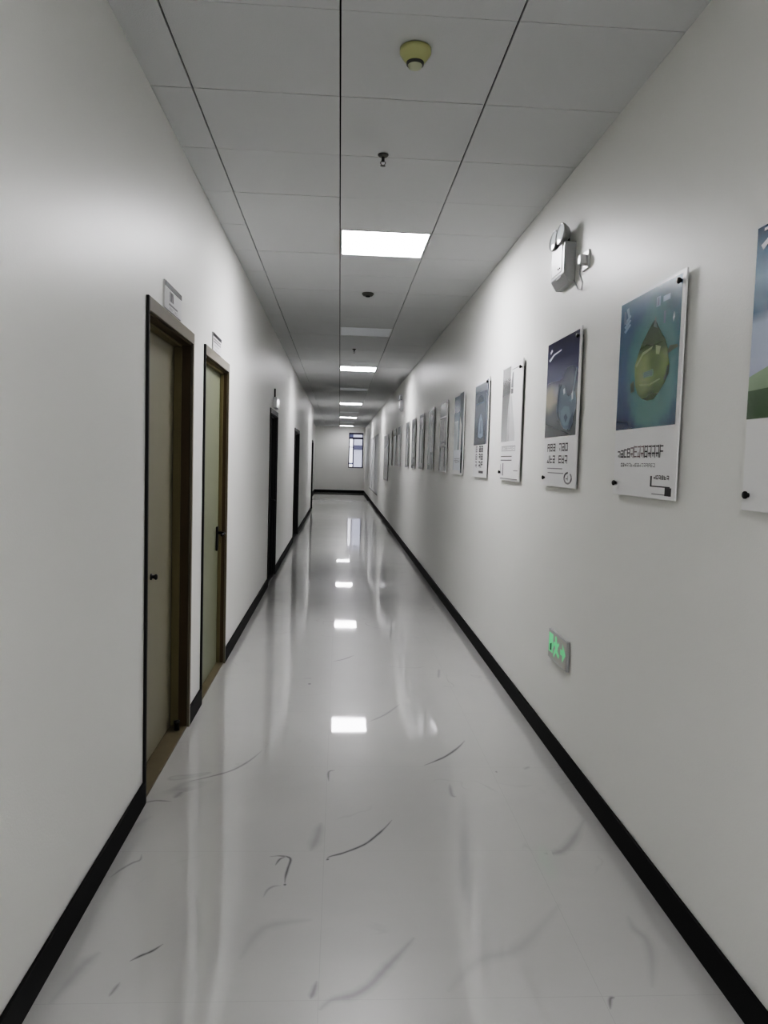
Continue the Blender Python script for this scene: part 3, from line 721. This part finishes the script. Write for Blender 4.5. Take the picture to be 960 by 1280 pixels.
# ================================================================ END WINDOW
wn = tag(thing('window_1', ((WX0+WX1)/2, YE, WZ0), 0), kind='structure')
M_alu = mat('dark_violet_window_frame', (58, 55, 70), rough=.35, spec=.5)
M_sash = mat('glowing_white_sash', (240, 241, 245), rough=.3, emit=(245, 246, 255), estr=1.1)  # emission stands in for daylight on the sash
ww = (WX1 - WX0)/2; hh = WZ1 - WZ0
f = MB(); 
f.box(-ww, ww, .02, .09, 0, .055); f.box(-ww, ww, .02, .09, hh - .07, hh)
f.box(-ww, -ww + .035, .02, .09, .055, hh - .07); f.box(ww - .045, ww, .02, .09, .055, hh - .07)
f.box(-ww + .035, ww - .045, .02, .09, 1.32, 1.40)            # transom
f.box(-.145, -.10, .02, .09, .055, 1.32)                      # mullion beside the open sash
f.build('frame', M_alu, wn)
s_ = MB(); s_.box(-ww + .037, -.147, .03, .06, .058, .18); s_.box(-ww + .037, -.147, .03, .06, .24, .93); s_.box(-ww + .037, -.147, .03, .06, .97, 1.318)
s_.build('side_sash', M_sash, wn)
gm = bpy.data.materials.new('window_glass'); gm.use_nodes = True; nt = gm.node_tree
nt.nodes.remove(nt.nodes['Principled BSDF']); tr = nt.nodes.new('ShaderNodeBsdfTransparent'); tr.inputs[0].default_value = (.93, .94, .97, 1)
gl = nt.nodes.new('ShaderNodeBsdfGlossy'); gl.inputs['Roughness'].default_value = .02; mxs = nt.nodes.new('ShaderNodeMixShader'); fr = nt.nodes.new('ShaderNodeFresnel'); fr.inputs[0].default_value = 1.45
nt.links.new(fr.outputs[0], mxs.inputs[0]); nt.links.new(tr.outputs[0], mxs.inputs[1]); nt.links.new(gl.outputs[0], mxs.inputs[2]); nt.links.new(mxs.outputs[0], nt.nodes['Material Output'].inputs[0])
MB().box(-.10, ww - .045, .052, .058, .055, 1.32).build('pane', gm, wn)
MB().box(-ww + .035, ww - .045, .052, .058, 1.40, hh - .07).build('transom_pane', gm, wn)
MB().box(-ww, ww, -.02, .02, -.03, .012, bev=.003).build('window_sill', M_wall, wn)

# what stands outside: a pale lilac-grey block with bands of windows
bd = thing('neighbouring_building', (4., 52., -9.), 0, 'pale lilac-grey building seen through the window at the corridor end', 'building')
M_fac = mat('lilac_facade_glow', (206, 207, 214), rough=.8, mottle=.05, mscale=.5, emit=(206, 207, 216), estr=.35)  # daylight on the facade is partly put in as emission
M_fw = mat('facade_window_dark', (110, 116, 140), rough=.2)
M_fd = mat('facade_band', (120, 122, 140), rough=.7)
MB().box(-8, 8, 0, 8, 0, 26).build('wall', M_fac, bd)
for r_ in range(6):
    MB().box(-8, 8, -.10, -.005, 3.2*r_ + 1.6, 3.2*r_ + 1.9).build('floor_band', M_fd, bd)
    for c_ in range(6):
        x = -7.2 + c_*2.6
        fo = MB().box(x, x + 1.5, -.06, -.005, 3.2*r_ + 2.4, 3.2*r_ + 4.2).build('window', M_fw, bd)
tag(MB().box(-30, 30, YE + 1, 90, -9.2, -9.0).build('ground_outside', mat('asphalt', (120, 120, 120), rough=.9)), kind='structure')

# ================================================================ FAR GLAZED OPENING in the right wall
wn = tag(thing('window_2', (XR, (RW[0]+RW[1])/2, RW[2]), -PI/2), kind='structure')
M_pale = mat('pale_grey_window_frame', (196, 197, 198), rough=.5)
M_frost = mat('frosted_pane', (222, 223, 224), rough=.35)
L_ = RW[1] - RW[0]; hl = L_/2; hh = RW[3] - RW[2]
f = MB(); f.box(-hl, hl, .0, .06, 0, .04); f.box(-hl, hl, .0, .06, hh - .04, hh)
for k in range(4):
    x = -hl + k*(L_ - .05)/3; f.box(x, x + .05, .0, .06, .04, hh - .04)
f.build('frame', M_pale, wn)
for k in range(3):
    x = -hl + k*(L_ - .05)/3; MB().box(x + .05, x + (L_ - .05)/3, .012, .03, .04, hh - .04).build('pane', M_frost, wn)
MB().box(-hl, hl, -.012, -.0003, -.018, -.001).build('window_sill', M_dark, wn)

# ================================================================ LIGHT, WORLD, CAMERA
w = bpy.data.worlds.new('World'); bpy.context.scene.world = w; w.use_nodes = True
nt = w.node_tree; bg = nt.nodes['Background']
tc = nt.nodes.new('ShaderNodeTexCoord'); sp = nt.nodes.new('ShaderNodeSeparateXYZ'); cr = nt.nodes.new('ShaderNodeValToRGB')
nt.links.new(tc.outputs['Generated'], sp.inputs[0]); nt.links.new(sp.outputs['Z'], cr.inputs[0]); nt.links.new(cr.outputs[0], bg.inputs[0])
cr.color_ramp.elements[0].color = (.95, .95, 1, 1); cr.color_ramp.elements[1].color = (.82, .86, .93, 1); bg.inputs[1].default_value = 1.3

f_px, yaw, pitch, roll, hc = 945.695, .06044, -.06745, .02891, 1.4925
fw = Vector((math.sin(yaw)*math.cos(pitch), math.cos(yaw)*math.cos(pitch), math.sin(pitch)))
r0 = Vector((math.cos(yaw), -math.sin(yaw), 0)); u0 = r0.cross(fw)
r = math.cos(roll)*r0 + math.sin(roll)*u0; u = -math.sin(roll)*r0 + math.cos(roll)*u0
cd = bpy.data.cameras.new('camera'); cam = bpy.data.objects.new('camera', cd); C.objects.link(cam)
cam.matrix_world = Matrix(((r.x, u.x, -fw.x, 0), (r.y, u.y, -fw.y, 0), (r.z, u.z, -fw.z, hc), (0, 0, 0, 1)))
cd.sensor_fit = 'VERTICAL'; cd.sensor_height = 24; cd.lens = f_px/1280*24; cd.clip_start = .05; cd.clip_end = 300
bpy.context.scene.camera = cam
sc = bpy.context.scene
sc.view_settings.view_transform = VIEW; sc.view_settings.exposure = EXPO
try: sc.view_settings.look = LOOK
except Exception: pass
sc.cycles.max_bounces = 10; sc.cycles.diffuse_bounces = 8; sc.cycles.sample_clamp_indirect = 6; sc.cycles.caustics_reflective = False
